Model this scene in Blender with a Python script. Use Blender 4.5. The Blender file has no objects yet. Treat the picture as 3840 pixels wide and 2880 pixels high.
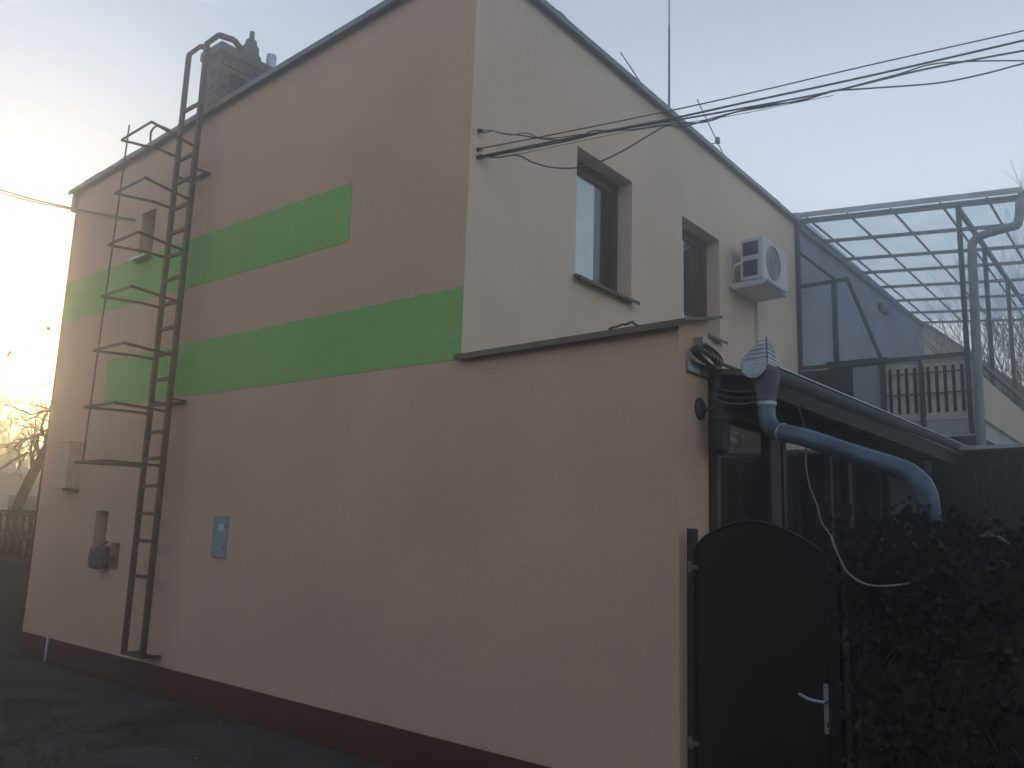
import bpy, bmesh, math, random
from mathutils import Vector, Matrix
R_ = math.radians
S = bpy.context.scene
COL = S.collection

# ------------------------------------------------------------------ camera
cam_d = bpy.data.cameras.new('camera'); cam = bpy.data.objects.new('camera', cam_d); COL.objects.link(cam)
cam_d.sensor_width = 36; cam_d.lens = 28.813; cam_d.clip_start = 0.05; cam_d.clip_end = 2000
_r = Vector((0.7806, 0.6242, 0.0331)).normalized(); _f = Vector((-0.6187, 0.7671, 0.1702))
_f = (_f - _f.dot(_r) * _r).normalized(); _u = _r.cross(_f)
cam.matrix_world = Matrix(((_r.x, _u.x, -_f.x, 3.889), (_r.y, _u.y, -_f.y, -4.217), (_r.z, _u.z, -_f.z, 1.65), (0, 0, 0, 1)))
S.camera = cam

# ------------------------------------------------------------------ sky, sun, exposure
SUN_AZ, SUN_EL = -70.2, 4.6          # azimuth from +Y towards +X
SKY_G, SKY_T = .06, (1.44, 1.59, 1.75)
W = bpy.data.worlds.new('World'); S.world = W; W.use_nodes = True
nt = W.node_tree; bg = nt.nodes['Background']; bg.inputs[1].default_value = 0.15
sky = nt.nodes.new('ShaderNodeTexSky'); sky.sky_type = 'NISHITA'; sky.sun_disc = False
sky.sun_elevation = R_(SUN_EL); sky.sun_rotation = R_(SUN_AZ)
sky.air_density = 1.0; sky.dust_density = 2.0; sky.ozone_density = 2.0
gam = nt.nodes.new('ShaderNodeGamma'); gam.inputs[1].default_value = SKY_G; nt.links.new(sky.outputs[0], gam.inputs[0])   # soft winter-haze sky: flattens the range between sun side and far side
tint = nt.nodes.new('ShaderNodeVectorMath'); tint.operation = 'MULTIPLY'; tint.inputs[1].default_value = SKY_T; nt.links.new(gam.outputs[0], tint.inputs[0])
# hazy air near the horizon: paler and warmer low down, bluer towards the zenith
gc = nt.nodes.new('ShaderNodeTexCoord'); gs = nt.nodes.new('ShaderNodeSeparateXYZ'); nt.links.new(gc.outputs['Generated'], gs.inputs[0])
gr = nt.nodes.new('ShaderNodeValToRGB'); nt.links.new(gs.outputs[2], gr.inputs[0]); e_ = gr.color_ramp.elements
e_[0].position = 0; e_[0].color = (.98, .90, .74, 1); e_[1].position = 1; e_[1].color = (.42, .48, .55, 1)
for p_, c_ in ((.16, (.98, .93, .84)), (.34, (.90, .89, .90)), (.46, (.71, .73, .77)), (.60, (.46, .51, .57))):
    k_ = e_.new(p_); k_.color = (*c_, 1)
gv = nt.nodes.new('ShaderNodeVectorMath'); gv.operation = 'MULTIPLY'; nt.links.new(tint.outputs[0], gv.inputs[0]); nt.links.new(gr.outputs[0], gv.inputs[1])
gx_ = nt.nodes.new('ShaderNodeVectorMath'); gx_.operation = 'SCALE'; gx_.inputs[3].default_value = 1.55; nt.links.new(gv.outputs[0], gx_.inputs[0])
nt.links.new(gx_.outputs[0], bg.inputs[0])
sd = bpy.data.lights.new('sun', 'SUN'); sd.energy = 1.1; sd.angle = R_(0.53); sd.color = (1, .66, .26)
sun = bpy.data.objects.new('sun', sd); COL.objects.link(sun)
_s = Vector((math.sin(R_(SUN_AZ)) * math.cos(R_(SUN_EL)), math.cos(R_(SUN_AZ)) * math.cos(R_(SUN_EL)), math.sin(R_(SUN_EL))))
sun.rotation_euler = _s.to_track_quat('Z', 'Y').to_euler()
S.view_settings.view_transform = 'Standard'; S.view_settings.look = 'None'
S.view_settings.exposure = 1.40; S.view_settings.gamma = 1; S.view_settings.use_curve_mapping = False
S.cycles.volume_bounces = 2

# ------------------------------------------------------------------ materials
def mat(name, col, rough=.8, metal=0., var=.12, vs=3., bump=.0, bs=200., fine=0., fs=400., spec=.3, col2=None, c2s=2., c2lo=.45, c2hi=.6):
    m = bpy.data.materials.new(name); m.use_nodes = True; t = m.node_tree; N = t.nodes; L = t.links
    b = N['Principled BSDF']; b.inputs['Roughness'].default_value = rough; b.inputs['Metallic'].default_value = metal
    b.inputs['Specular IOR Level'].default_value = spec
    tc = N.new('ShaderNodeTexCoord')
    def noise(sc, det=4):
        n = N.new('ShaderNodeTexNoise'); n.inputs['Scale'].default_value = sc; n.inputs['Detail'].default_value = det
        L.new(tc.outputs['Object'], n.inputs['Vector']); return n
    def rng(src, lo, hi, a=.3, z=.7):
        r = N.new('ShaderNodeMapRange'); r.inputs[1].default_value = a; r.inputs[2].default_value = z
        r.inputs[3].default_value = lo; r.inputs[4].default_value = hi; L.new(src, r.inputs[0]); return r.outputs[0]
    base = N.new('ShaderNodeRGB'); base.outputs[0].default_value = (*col, 1); out = base.outputs[0]
    if col2:
        n = noise(c2s, 6); mx = N.new('ShaderNodeMix'); mx.data_type = 'RGBA'
        L.new(rng(n.outputs[0], 0, 1, c2lo, c2hi), mx.inputs[0]); L.new(out, mx.inputs[6]); mx.inputs[7].default_value = (*col2, 1); out = mx.outputs[2]
    def mul(src, amt, sc, det):
        n = noise(sc, det); v = rng(n.outputs[0], 1 - amt, 1 + amt)
        vm = N.new('ShaderNodeVectorMath'); vm.operation = 'SCALE'; L.new(src, vm.inputs[0]); L.new(v, vm.inputs[3]); return vm.outputs[0]
    if var: out = mul(out, var, vs, 5)
    if fine: out = mul(out, fine, fs, 2)
    L.new(out, b.inputs['Base Color'])
    if bump:
        n = noise(bs, 3); bp = N.new('ShaderNodeBump'); bp.inputs['Strength'].default_value = bump; bp.inputs['Distance'].default_value = .01
        L.new(n.outputs[0], bp.inputs['Height']); L.new(bp.outputs[0], b.inputs['Normal'])
    return m

STU = dict(rough=.95, spec=.1, var=.07, vs=.8, bump=.6, bs=130, fine=.17, fs=95)
M = {}
M['beige'] = mat('beige_render', (.585, .400, .305), **STU)
M['cream'] = mat('cream_render', (.68, .545, .440), **STU)
M['green'] = mat('green_paint', (.25, .46, .15), **STU)
M['plinth'] = mat('plinth_render', (.075, .021, .019), rough=.9, var=.18, vs=4, bump=.4, bs=90, fine=.15, fs=150)
M['flash'] = mat('sheet_flashing', (.15, .155, .165), rough=.5, metal=.4, var=.2, vs=5)
M['cop'] = mat('coping_sheet', (.13, .11, .08), rough=.6, metal=.2, var=.25, vs=6)
M['roof'] = mat('roof_felt', (.06, .06, .065), rough=.95, var=.2)
M['wood'] = mat('brown_window_frame', (.075, .040, .030), rough=.5, var=.2, vs=20)
M['sill'] = mat('sill_sheet', (.09, .065, .055), rough=.5, metal=.2, var=.15)
M['curt'] = mat('white_curtain', (.80, .84, .86), rough=.9, var=.04, vs=6)
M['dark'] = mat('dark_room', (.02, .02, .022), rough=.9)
M['iron'] = mat('brown_iron_paint', (.072, .044, .034), rough=.6, var=.3, vs=12, fine=.2, fs=60, col2=(.12, .055, .03), c2s=14, c2lo=.55, c2hi=.7)
M['steel'] = mat('galvanised_steel', (.30, .33, .38), rough=.38, metal=.85, var=.22, vs=9, fine=.15, fs=40)
M['gsteel'] = mat('grey_painted_steel', (.10, .11, .115), rough=.55, var=.2, vs=8)
M['csteel'] = mat('veiled_canopy_steel', (.17, .185, .20), rough=.6, var=.2, vs=6)  # grey lightened to put the pale veil over the canopy into the colour
M['dsteel'] = mat('dark_steel_frame', (.040, .042, .050), rough=.6, var=.2, vs=8)
M['mortar'] = mat('chimney_mortar', (.095, .085, .08), rough=.95, var=.25, vs=6, bump=.8, bs=22, col2=(.10, .06, .05), c2s=5, c2lo=.55, c2hi=.7)
M['conc'] = mat('rough_concrete', (.07, .07, .072), rough=.95, var=.25, vs=5, bump=.5, bs=40)
M['plast'] = mat('white_plastic', (.52, .53, .55), rough=.45, var=.05, spec=.5)
M['acdark'] = mat('dark_grille', (.03, .033, .037), rough=.5)
M['greyp'] = mat('grey_plastic', (.30, .31, .32), rough=.5, var=.08)
M['bluegrey'] = mat('blue_grey_sheet', (.235, .27, .30), rough=.5, var=.08, vs=12)
M['cable'] = mat('black_cable', (.10, .095, .09), rough=.5, var=.1)
M['lcable'] = mat('light_grey_cable', (.17, .17, .16), rough=.6, var=.1)
M['gate'] = mat('dark_brown_gate', (.013, .0085, .008), rough=.55, var=.25, vs=3, bump=.15, bs=60)
M['alu'] = mat('aluminium_handle', (.30, .30, .32), rough=.4, metal=.4, var=.1)
M['ver'] = mat('dark_timber', (.013, .0125, .013), rough=.7, var=.3, vs=5)
M['verf'] = mat('weathered_frame', (.045, .042, .040), rough=.6, var=.3, vs=5)
M['stone'] = mat('rubble_stone', (.026, .027, .028), rough=.9, var=.35, vs=2.5, bump=.6, bs=25, col2=(.075, .062, .038), c2s=1.3, c2lo=.5, c2hi=.58)
M['mort2'] = mat('dark_mortar', (.02, .019, .018), rough=.95)
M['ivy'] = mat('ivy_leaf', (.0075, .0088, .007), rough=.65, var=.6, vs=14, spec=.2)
M['niche'] = mat('niche_render', (.16, .11, .085), rough=.9, var=.2)
M['dgrey'] = mat('dirty_grey_metal', (.12, .108, .098), rough=.6, var=.2, vs=14)
M['boxp'] = mat('faded_box_paint', (.56, .43, .34), rough=.7, var=.1)
M['gpost'] = mat('dark_gate_post', (.020, .018, .018), rough=.6, var=.3)
M['twig'] = mat('bare_twig_bark', (.055, .042, .034), rough=.9, var=.2)
M['bark'] = mat('brown_bark', (.10, .062, .040), rough=.9, var=.3, vs=9, bump=.5, bs=30)
M['leaf'] = mat('dry_brown_leaf', (.22, .11, .035), rough=.8, var=.4, vs=6)
M['oleaf'] = mat('orange_autumn_leaf', (.55, .22, .06), rough=.8, var=.4, vs=3)
M['deadleaf'] = mat('dead_ivy_leaf', (.035, .022, .012), rough=.7, var=.5, vs=9)
M['grass'] = mat('ragged_grass', (.035, .045, .020), rough=.9, var=.4, vs=5)
M['greywall'] = mat('grey_blue_render', (.33, .36, .41), rough=.95, var=.10, vs=1.2, bump=.3, bs=60, fine=.06, fs=60, col2=(.26, .27, .30), c2s=.8)
M['beigewall'] = mat('pale_beige_render', (.48, .40, .31), rough=.95, var=.10, vs=1.2)
M['picket'] = mat('weathered_white_paint', (.46, .42, .39), rough=.8, var=.15, vs=8)
M['slab'] = mat('terrace_concrete', (.36, .37, .38), rough=.9, var=.2, vs=3)
M['fence'] = mat('rusty_fence_iron', (.040, .024, .019), rough=.8, var=.4, vs=6)
M['pale'] = mat('pale_plaster', (.42, .41, .40), rough=.9, var=.1)
M['tile'] = mat('roof_tile', (.14, .075, .055), rough=.8, var=.2, vs=2)
M['hedge'] = mat('brown_thicket', (.045, .035, .022), rough=.9, var=.4)

def glass_mat():
    m = bpy.data.materials.new('window_glass'); m.use_nodes = True; t = m.node_tree; N = t.nodes; L = t.links
    N.remove(N['Principled BSDF']); o = N['Material Output']
    tr = N.new('ShaderNodeBsdfTransparent'); tr.inputs[0].default_value = (.94, .97, .97, 1)
    g = N.new('ShaderNodeBsdfGlossy'); g.inputs['Roughness'].default_value = .02
    lw = N.new('ShaderNodeLayerWeight'); p5 = N.new('ShaderNodeMath'); p5.operation = 'POWER'; p5.inputs[1].default_value = 5; L.new(lw.outputs['Facing'], p5.inputs[0])
    fr = N.new('ShaderNodeMath'); fr.operation = 'MULTIPLY_ADD'; fr.inputs[1].default_value = .95; fr.inputs[2].default_value = .05; L.new(p5.outputs[0], fr.inputs[0]); mx = N.new('ShaderNodeMixShader')
    L.new(fr.outputs[0], mx.inputs[0]); L.new(tr.outputs[0], mx.inputs[1]); L.new(g.outputs[0], mx.inputs[2]); L.new(mx.outputs[0], o.inputs[0])
    return m
M['glass'] = glass_mat()
def sheet_mat():
    m = bpy.data.materials.new('translucent_roof_sheet'); m.use_nodes = True; t = m.node_tree; N = t.nodes; L = t.links
    N.remove(N['Principled BSDF']); o = N['Material Output']
    tr = N.new('ShaderNodeBsdfTransparent'); tr.inputs[0].default_value = (.74, .79, .82, 1)
    tl = N.new('ShaderNodeBsdfTranslucent'); tc = N.new('ShaderNodeTexCoord'); n = N.new('ShaderNodeTexNoise'); n.inputs['Scale'].default_value = 1.4
    L.new(tc.outputs['Object'], n.inputs[0]); cr = N.new('ShaderNodeValToRGB'); cr.color_ramp.elements[0].color = (.70, .78, .81, 1); cr.color_ramp.elements[1].color = (.86, .93, .95, 1)
    cr.color_ramp.elements[0].position = .35; cr.color_ramp.elements[1].position = .65
    L.new(n.outputs[0], cr.inputs[0]); L.new(cr.outputs[0], tl.inputs[0])
    mx = N.new('ShaderNodeMixShader'); mx.inputs[0].default_value = .55
    L.new(tr.outputs[0], mx.inputs[1]); L.new(tl.outputs[0], mx.inputs[2]); L.new(mx.outputs[0], o.inputs[0]); return m
M['sheet'] = sheet_mat()
def road_mat():
    m = _road(); t = m.node_tree; N = t.nodes; K = t.links; b = N['Principled BSDF']; src = b.inputs['Base Color'].links[0].from_socket
    tc = N.new('ShaderNodeTexCoord'); n = N.new('ShaderNodeTexNoise'); n.inputs['Scale'].default_value = 2.5; n.inputs['Detail'].default_value = 6; K.new(tc.outputs['Object'], n.inputs[0])
    ad = N.new('ShaderNodeMix'); ad.data_type = 'RGBA'; ad.blend_type = 'LINEAR_LIGHT'; ad.inputs[0].default_value = .22; K.new(tc.outputs['Object'], ad.inputs[6]); K.new(n.outputs['Color'], ad.inputs[7])
    v = N.new('ShaderNodeTexVoronoi'); v.feature = 'DISTANCE_TO_EDGE'; v.inputs['Scale'].default_value = .55; K.new(ad.outputs[2], v.inputs[0])
    r = N.new('ShaderNodeMapRange'); r.inputs[1].default_value = .004; r.inputs[2].default_value = .016; r.inputs[3].default_value = .6; r.inputs[4].default_value = 1; K.new(v.outputs[0], r.inputs[0])
    sc = N.new('ShaderNodeVectorMath'); sc.operation = 'SCALE'; K.new(src, sc.inputs[0]); K.new(r.outputs[0], sc.inputs[3]); K.new(sc.outputs[0], b.inputs['Base Color'])
    return m
def _road():
    m = mat('worn_asphalt', (.050, .048, .045), rough=.93, spec=.15, var=.35, vs=2.2, bump=.9, bs=90, fine=.55, fs=34, col2=(.018, .018, .018), c2s=.9, c2lo=.50, c2hi=.60)
    return m
M['road'] = road_mat()
M['ground'] = mat('bare_soil', (.060, .055, .042), rough=.95, var=.3, vs=.5, bump=.5, bs=8, col2=(.04, .05, .022), c2s=.4)

# ------------------------------------------------------------------ mesh helper
class MB:
    def __init__(s): s.v = []; s.f = []
    def add(s, vs, fs):
        o = len(s.v); s.v += [tuple(v) for v in vs]; s.f += [tuple(i + o for i in f) for f in fs]; return s
    def box(s, x0, x1, y0, y1, z0, z1):
        return s.add([(x0, y0, z0), (x1, y0, z0), (x1, y1, z0), (x0, y1, z0), (x0, y0, z1), (x1, y0, z1), (x1, y1, z1), (x0, y1, z1)],
                     [(3, 2, 1, 0), (4, 5, 6, 7), (0, 1, 5, 4), (1, 2, 6, 5), (2, 3, 7, 6), (3, 0, 4, 7)])
    def bar(s, a, b, w, h=None, up=(0, 0, 1)):
        a = Vector(a); b = Vector(b); h = w if h is None else h; d = (b - a).normalized(); up = Vector(up)
        if abs(d.dot(up)) > .97: up = Vector((0, 1, 0)) if abs(d.y) < .9 else Vector((1, 0, 0))
        x = d.cross(up).normalized(); y = x.cross(d)
        vs = [p + x * (sx * w / 2) + y * (sy * h / 2) for p in (a, b) for sx, sy in ((-1, -1), (1, -1), (1, 1), (-1, 1))]
        return s.add(vs, [(0, 1, 2, 3), (7, 6, 5, 4), (0, 4, 5, 1), (1, 5, 6, 2), (2, 6, 7, 3), (3, 7, 4, 0)])
    def tube(s, pts, r, n=8, caps=True):
        pts = [Vector(p) for p in pts]; rs = r if isinstance(r, (list, tuple)) else [r] * len(pts); o = len(s.v); prev = None
        for i, p in enumerate(pts):
            d = (pts[min(i + 1, len(pts) - 1)] - pts[max(i - 1, 0)]).normalized()
            if prev is None: u = d.orthogonal().normalized()
            else:
                u = prev - prev.dot(d) * d
                u = u.normalized() if u.length > 1e-6 else d.orthogonal().normalized()
            prev = u; w = d.cross(u)
            for k in range(n):
                a = 2 * math.pi * k / n; s.v.append(tuple(p + (u * math.cos(a) + w * math.sin(a)) * rs[i]))
        for i in range(len(pts) - 1):
            for k in range(n):
                k2 = (k + 1) % n; s.f.append((o + i * n + k, o + i * n + k2, o + (i + 1) * n + k2, o + (i + 1) * n + k))
        if caps and n > 2:
            s.f.append(tuple(o + k for k in range(n - 1, -1, -1))); e = o + (len(pts) - 1) * n; s.f.append(tuple(e + k for k in range(n)))
        return s
    def poly(s, pts, off):     # prism: pts extruded by off
        n = len(pts); off = Vector(off); a = [Vector(p) for p in pts]; b = [p + off for p in a]
        return s.add(a + b, [tuple(range(n - 1, -1, -1)), tuple(range(n, 2 * n))] + [(i, (i + 1) % n, n + (i + 1) % n, n + i) for i in range(n)])
    def lathe(s, prof, c, n=20, axis='Z'):
        o = len(s.v); c = Vector(c)
        for r, h in prof:
            for k in range(n):
                a = 2 * math.pi * k / n; p = Vector((r * math.cos(a), r * math.sin(a), h))
                if axis == 'X': p = Vector((p.z, p.x, p.y))
                elif axis == 'Y': p = Vector((p.x, p.z, p.y))
                s.v.append(tuple(c + p))
        for i in range(len(prof) - 1):
            for k in range(n):
                k2 = (k + 1) % n; s.f.append((o + i * n + k, o + i * n + k2, o + (i + 1) * n + k2, o + (i + 1) * n + k))
        s.f.append(tuple(o + k for k in range(n))); e = o + (len(prof) - 1) * n; s.f.append(tuple(e + k for k in range(n)))
        return s
    def build(s, name, m, parent=None, smooth=False, bevel=0, label=None, kind=None):
        me = bpy.data.meshes.new(name); org = Vector((0, 0, 0)); q = parent
        while q is not None: org += q.location; q = q.parent
        me.from_pydata([tuple(Vector(v) - org) for v in s.v], [], s.f)
        me.materials.append(M[m]); me.update()
        bm = bmesh.new(); bm.from_mesh(me); bmesh.ops.recalc_face_normals(bm, faces=bm.faces)
        bm.to_mesh(me); bm.free()
        if smooth: me.shade_smooth()
        o = bpy.data.objects.new(name, me); COL.objects.link(o)
        if parent: o.parent = parent
        if bevel:
            b = o.modifiers.new('bevel', 'BEVEL'); b.width = bevel; b.segments = 2; b.limit_method = 'ANGLE'; b.harden_normals = False
        if label: o['label'] = label
        if kind: o['kind'] = kind
        return o
def thing(name, label, cat, loc=(0, 0, 0), group=None):
    o = bpy.data.objects.new(name, None); COL.objects.link(o); o.location = loc; o.empty_display_size = .2
    o['label'] = label; o['category'] = cat
    if group: o['group'] = group
    return o
def tag(o, label, cat, group=None, kind=None):
    o['label'] = label; o['category'] = cat
    if group: o['group'] = group
    if kind: o['kind'] = kind
    return o
def spl(pts, k=5):      # catmull-rom smoothing of a polyline
    P = [Vector(p) for p in pts]; out = []
    for i in range(len(P) - 1):
        a = P[max(i - 1, 0)]; b = P[i]; c = P[i + 1]; d = P[min(i + 2, len(P) - 1)]
        for j in range(k):
            t = j / k; out.append(.5 * ((2 * b) + (c - a) * t + (2 * a - 5 * b + 4 * c - d) * t * t + (3 * b - a - 3 * c + d) * t ** 3))
    out.append(P[-1]); return out

# ------------------------------------------------------------------ ground
g = MB().add([(-78, -68, -.02), (78, -68, -.02), (78, 78, -.02), (-78, 78, -.02)], [(0, 1, 2, 3)]).build('ground', 'ground'); g['kind'] = 'structure'
def road():
    rnd = random.Random(4); mb = MB(); nx, ny = 120, 60
    for j in range(ny + 1):
        for i in range(nx + 1):
            x = -24 + 44 * i / nx; y = -9 + 9.0 * j / ny - .0
            if j == ny: y = -.05 - abs(rnd.gauss(0, .05)) * (1 if x < 1.7 else 0)
            mb.v.append((x, y, .006 + .012 * math.sin(x * 1.3 + y) + rnd.uniform(0, .006) - (.012 if j == ny else 0)))
    for j in range(ny):
        for i in range(nx):
            a = j * (nx + 1) + i; mb.f.append((a, a + 1, a + nx + 2, a + nx + 1))
    o = mb.build('road', 'road', smooth=True); o['kind'] = 'structure'
road()

# ------------------------------------------------------------------ the house
XL, L, YE, ZR, SL = -6.77, 1.714, 6.84, 6.01, .048
house = thing('house', 'two storey beige rendered house with two green stripes on its side wall', 'house')
def wall_grid(mb, mp, us, top, z0, holes, zs):
    # mp(u, z, depth) -> point ; holes: (u0,u1,z0,z1,depth)
    us = sorted(set(us + [h[0] for h in holes] + [h[1] for h in holes])); zz = sorted(set(zs + [z0] + [h[2] for h in holes] + [h[3] for h in holes]))
    for i in range(len(us) - 1):
        a, b = us[i], us[i + 1]; ta, tb = top(a, b); zl = [z for z in zz if z < min(ta, tb) - 1e-4]
        for k, z in enumerate(zl):
            last = k == len(zl) - 1; za = ta if last else zl[k + 1]; zb = tb if last else zl[k + 1]
            if not last and any(h[0] <= a + 1e-6 and b <= h[1] + 1e-6 and h[2] <= z + 1e-6 and zl[k + 1] <= h[3] + 1e-6 for h in holes): continue
            mb.add([mp(a, z, 0), mp(b, z, 0), mp(b, zb, 0), mp(a, za, 0)], [(0, 1, 2, 3)])
    for (a, b, c, d, e) in holes:
        for p, q in (((a, c), (b, c)), ((b, c), (b, d)), ((b, d), (a, d)), ((a, d), (a, c))):
            mb.add([mp(*p, 0), mp(*q, 0), mp(*q, e), mp(*p, e)], [(0, 1, 2, 3)])
mb = MB()
front = lambda u, z, d: (u, d, z)
def ftop(a, b): return (2.83 + .0148 * a, 2.83 + .0148 * b) if a >= -1e-6 else (ZR + SL * a, ZR + SL * b)
SMALLW = (-5.0, -4.68, 4.46, 5.0, .22); NICHE = (-5.27, -4.99, 1.11, 1.66, .16); NICHE2 = (-4.86, -4.66, 1.06, 1.335, .14)
wall_grid(mb, front, [XL, -6, -4, -2.5, -1.2, 0., .9, L], ftop, 0., [SMALLW, NICHE, NICHE2], [3., 4.])
mb.add([(L, 0, 0), (L, .38, 0), (L, .38, 2.950), (L, 0, 2.855)], [(0, 1, 2, 3)])
mb.add([(L, .38, 0), (0, .38, 0), (0, .38, 2.925), (L, .38, 2.950)], [(0, 1, 2, 3)])
mb.build('wall', 'beige', house, label='beige side wall that carries the green stripes')
mb = MB()
W1 = (1.403, 2.354, 3.803, 4.996, .16); W2 = (3.40, 4.328, 3.803, 4.996, .16)
wall_grid(mb, lambda u, z, d: (-d, u, z), [0., .38, 1., 2.8, 5.2, YE], lambda a, b: (ZR, ZR), 0., [W1, W2], [])
mb.build('wall', 'cream', house, label='lighter cream wall with the two brown framed windows')
mb = MB().add([(0, YE, 0), (XL, YE, 0), (XL, YE, ZR + SL * XL), (0, YE, ZR)], [(0, 1, 2, 3)])
mb.add([(XL, 0, 0), (XL, YE, 0), (XL, YE, ZR + SL * XL), (XL, 0, ZR + SL * XL)], [(0, 1, 2, 3)]).build('wall', 'beige', house)
MB().box(XL - .012, L + .004, -.012, 0, -.05, .245).build('plinth', 'plinth', house)
MB().box(XL - .012, XL, 0, YE, -.05, .245).build('plinth', 'plinth', house)
# painted stripes: hand-masked edges
def stripe(x0, x1, z0, z1, seed):
    rnd = random.Random(seed); n = 50; mb = MB(); xs = [x0 + (x1 - x0) * i / n for i in range(n + 1)]
    lo = [z0 + rnd.uniform(-.004, .004) for _ in xs]; hi = [z1 + rnd.uniform(-.004, .004) for _ in xs]
    for i in range(n):
        mb.add([(xs[i], -.003, lo[i]), (xs[i + 1], -.003, lo[i + 1]), (xs[i + 1], -.003, hi[i + 1]), (xs[i], -.003, hi[i])], [(0, 1, 2, 3)])
    return mb
stripe(XL, -1.33, 3.942, 4.470, 1).build('painted_stripe', 'green', house, label='upper green stripe, which stops short of the corner')
stripe(-5.42, 0, 2.805, 3.343, 2).build('painted_stripe', 'green', house, label='lower green stripe, which runs to the corner')
# roof
def rz(x): return ZR + SL * x
mb = MB(); OV = .06
mb.poly([(XL - .13, -OV, rz(XL - .13) + .0), (OV, -OV, rz(OV)), (OV, -OV, rz(OV) + .034), (XL - .13, -OV, rz(XL - .13) + .034)], (0, YE + 2 * OV, 0)).build('roof', 'roof', house)
rnd = random.Random(8)
mb = MB()       # sheet-metal verge, slightly uneven
def verge(a, b, out, n=16):
    a = Vector(a); b = Vector(b); out = Vector(out)
    for i in range(n):
        p = a.lerp(b, i / n); q = a.lerp(b, (i + 1) / n - .002); j = rnd.uniform(-.004, .004)
        up = Vector((0, 0, 1)); vs = []
        for c in (p, q): vs += [c + out * .0, c + out * .012, c + out * .012 + up * (.056 + j), c + up * (.056 + j)]
        mb.add(vs, [(0, 1, 2, 3), (7, 6, 5, 4), (0, 4, 5, 1), (1, 5, 6, 2), (2, 6, 7, 3), (3, 7, 4, 0)])
verge((XL - .14, -OV - .002, rz(XL - .14) - .025), (OV + .01, -OV - .002, rz(OV) - .025), (0, -1, 0))
verge((OV + .002, -OV, rz(OV) - .025), (OV + .002, YE + OV, rz(OV) - .025), (1, 0, 0), 9)
mb.build('verge_flashing', 'flash', house)
MB().box(XL - .09, XL - .002, -.04, .5, rz(XL) - .26, rz(XL) - .02).build('eaves_end', 'flash', house)
# coping on the lower wall
mb = MB().poly([(-.02, -.055, 2.812), (L + .07, -.055, 2.838), (L + .07, -.055, 2.856), (-.02, -.055, 2.83)], (0, .50, .125))
mb.poly([(-.02, -.058, 2.79), (L + .07, -.058, 2.816), (L + .07, -.058, 2.856), (-.02, -.058, 2.83)], (0, .003, 0))
cp = mb.build('coping', 'cop', house)
# windows of the cream wall
def window(y0, y1, z0, z1, d, curtain):
    w = MB()
    t = .055; x = -d
    w.box(x - .06, x, y0, y0 + t, z0, z1); w.box(x - .06, x, y1 - t, y1, z0, z1); w.box(x - .06, x, y0 + t, y1 - t, z0, z0 + t); w.box(x - .06, x, y0 + t, y1 - t, z1 - t, z1)
    o = w.build('window', 'wood', house)
    s = MB(); a, b, c, e = y0 + t, y1 - t, z0 + t, z1 - t; q = .06
    s.box(x - .045, x - .012, a, a + q, c, e); s.box(x - .045, x - .012, b - q, b, c, e); s.box(x - .045, x - .012, a + q, b - q, c, c + q); s.box(x - .045, x - .012, a + q, b - q, e - q, e)
    for k in (0.25, .5, .75): s.box(x - .012, x - .008, b - q + q * k - .004, b - q + q * k + .004, c, e)
    s.build('sash', 'wood', o)
    MB().box(x - .026, x - .020, a + q, b - q, c + q, e - q).build('pane', 'glass', o)
    # curtain, pleated
    ys = []; n = 60; ca, cb = curtain; m = MB()
    for i in range(n + 1):
        yy = ca + (cb - ca) * i / n; m.v += [(x - .045 + .006 * math.sin(i * 1.25), yy, c), (x - .045 + .006 * math.sin(i * 1.25), yy, e - .02)]
    m.f = [(2 * i, 2 * i + 2, 2 * i + 3, 2 * i + 1) for i in range(n)]
    m.build('curtain', 'curt', o, smooth=True)
    MB().box(x - .9, x - .88, y0 - .5, y1 + .5, z0 - .5, z1 + .5).build('unlit_room_sheet', 'dark', o)  # added dark sheet standing in for the unlit room behind the pane
    sl = MB().poly([(-d, y0 - .0, z0 + .012), (.075, y0, z0 - .022), (.075, y0, z0 - .052), (.070, y0, z0 - .052), (.070, y0, z0 - .026), (-d, y0, z0 + .006)], (0, y1 - y0, 0))
    sl.poly([(0.002, y0 - .03, z0 - .001), (.080, y0 - .03, z0 - .020), (.080, y0 - .03, z0 - .054), (.074, y0 - .03, z0 - .054), (.074, y0 - .03, z0 - .026), (.002, y0 - .03, z0 - .007)], (0, .03, 0))
    sl.poly([(0.002, y1, z0 - .001), (.080, y1, z0 - .020), (.080, y1, z0 - .054), (.074, y1, z0 - .054), (.074, y1, z0 - .026), (.002, y1, z0 - .007)], (0, .03, 0))
    sl.build('sill', 'sill', o)
window(*W1, (1.46, 2.00)); window(*W2, (3.46, 3.84))  # second window: partial curtain added to imitate a pale reflection in the glass
# small window on the side wall
a, b, c, e, d = SMALLW
w = MB(); w.box(a, a + .04, d - .05, d, c, e); w.box(b - .04, b, d - .05, d, c, e); w.box(a + .04, b - .04, d - .05, d, c, c + .04); w.box(a + .04, b - .04, d - .05, d, e - .04, e)
o = w.build('window', 'wood', house, label='small recessed window behind the ladder cage')
MB().box(a + .04, b - .04, d - .03, d - .024, c + .04, e - .04).build('pane', 'glass', o)
MB().box(a - .3, b + .3, d + .35, d + .36, c - .3, e + .3).build('unlit_room_sheet', 'dark', o)  # dark sheet added for the darkness inside the small window
MB().poly([(a - .05, d - .05, c + .004), (a - .05, -.09, c - .012), (a - .05, -.09, c - .04), (a - .05, -.085, c - .04), (a - .05, -.085, c - .018), (a - .05, d - .05, c - .002)], (b - a + .06, 0, 0)).build('sill', 'plast', o)
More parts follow.
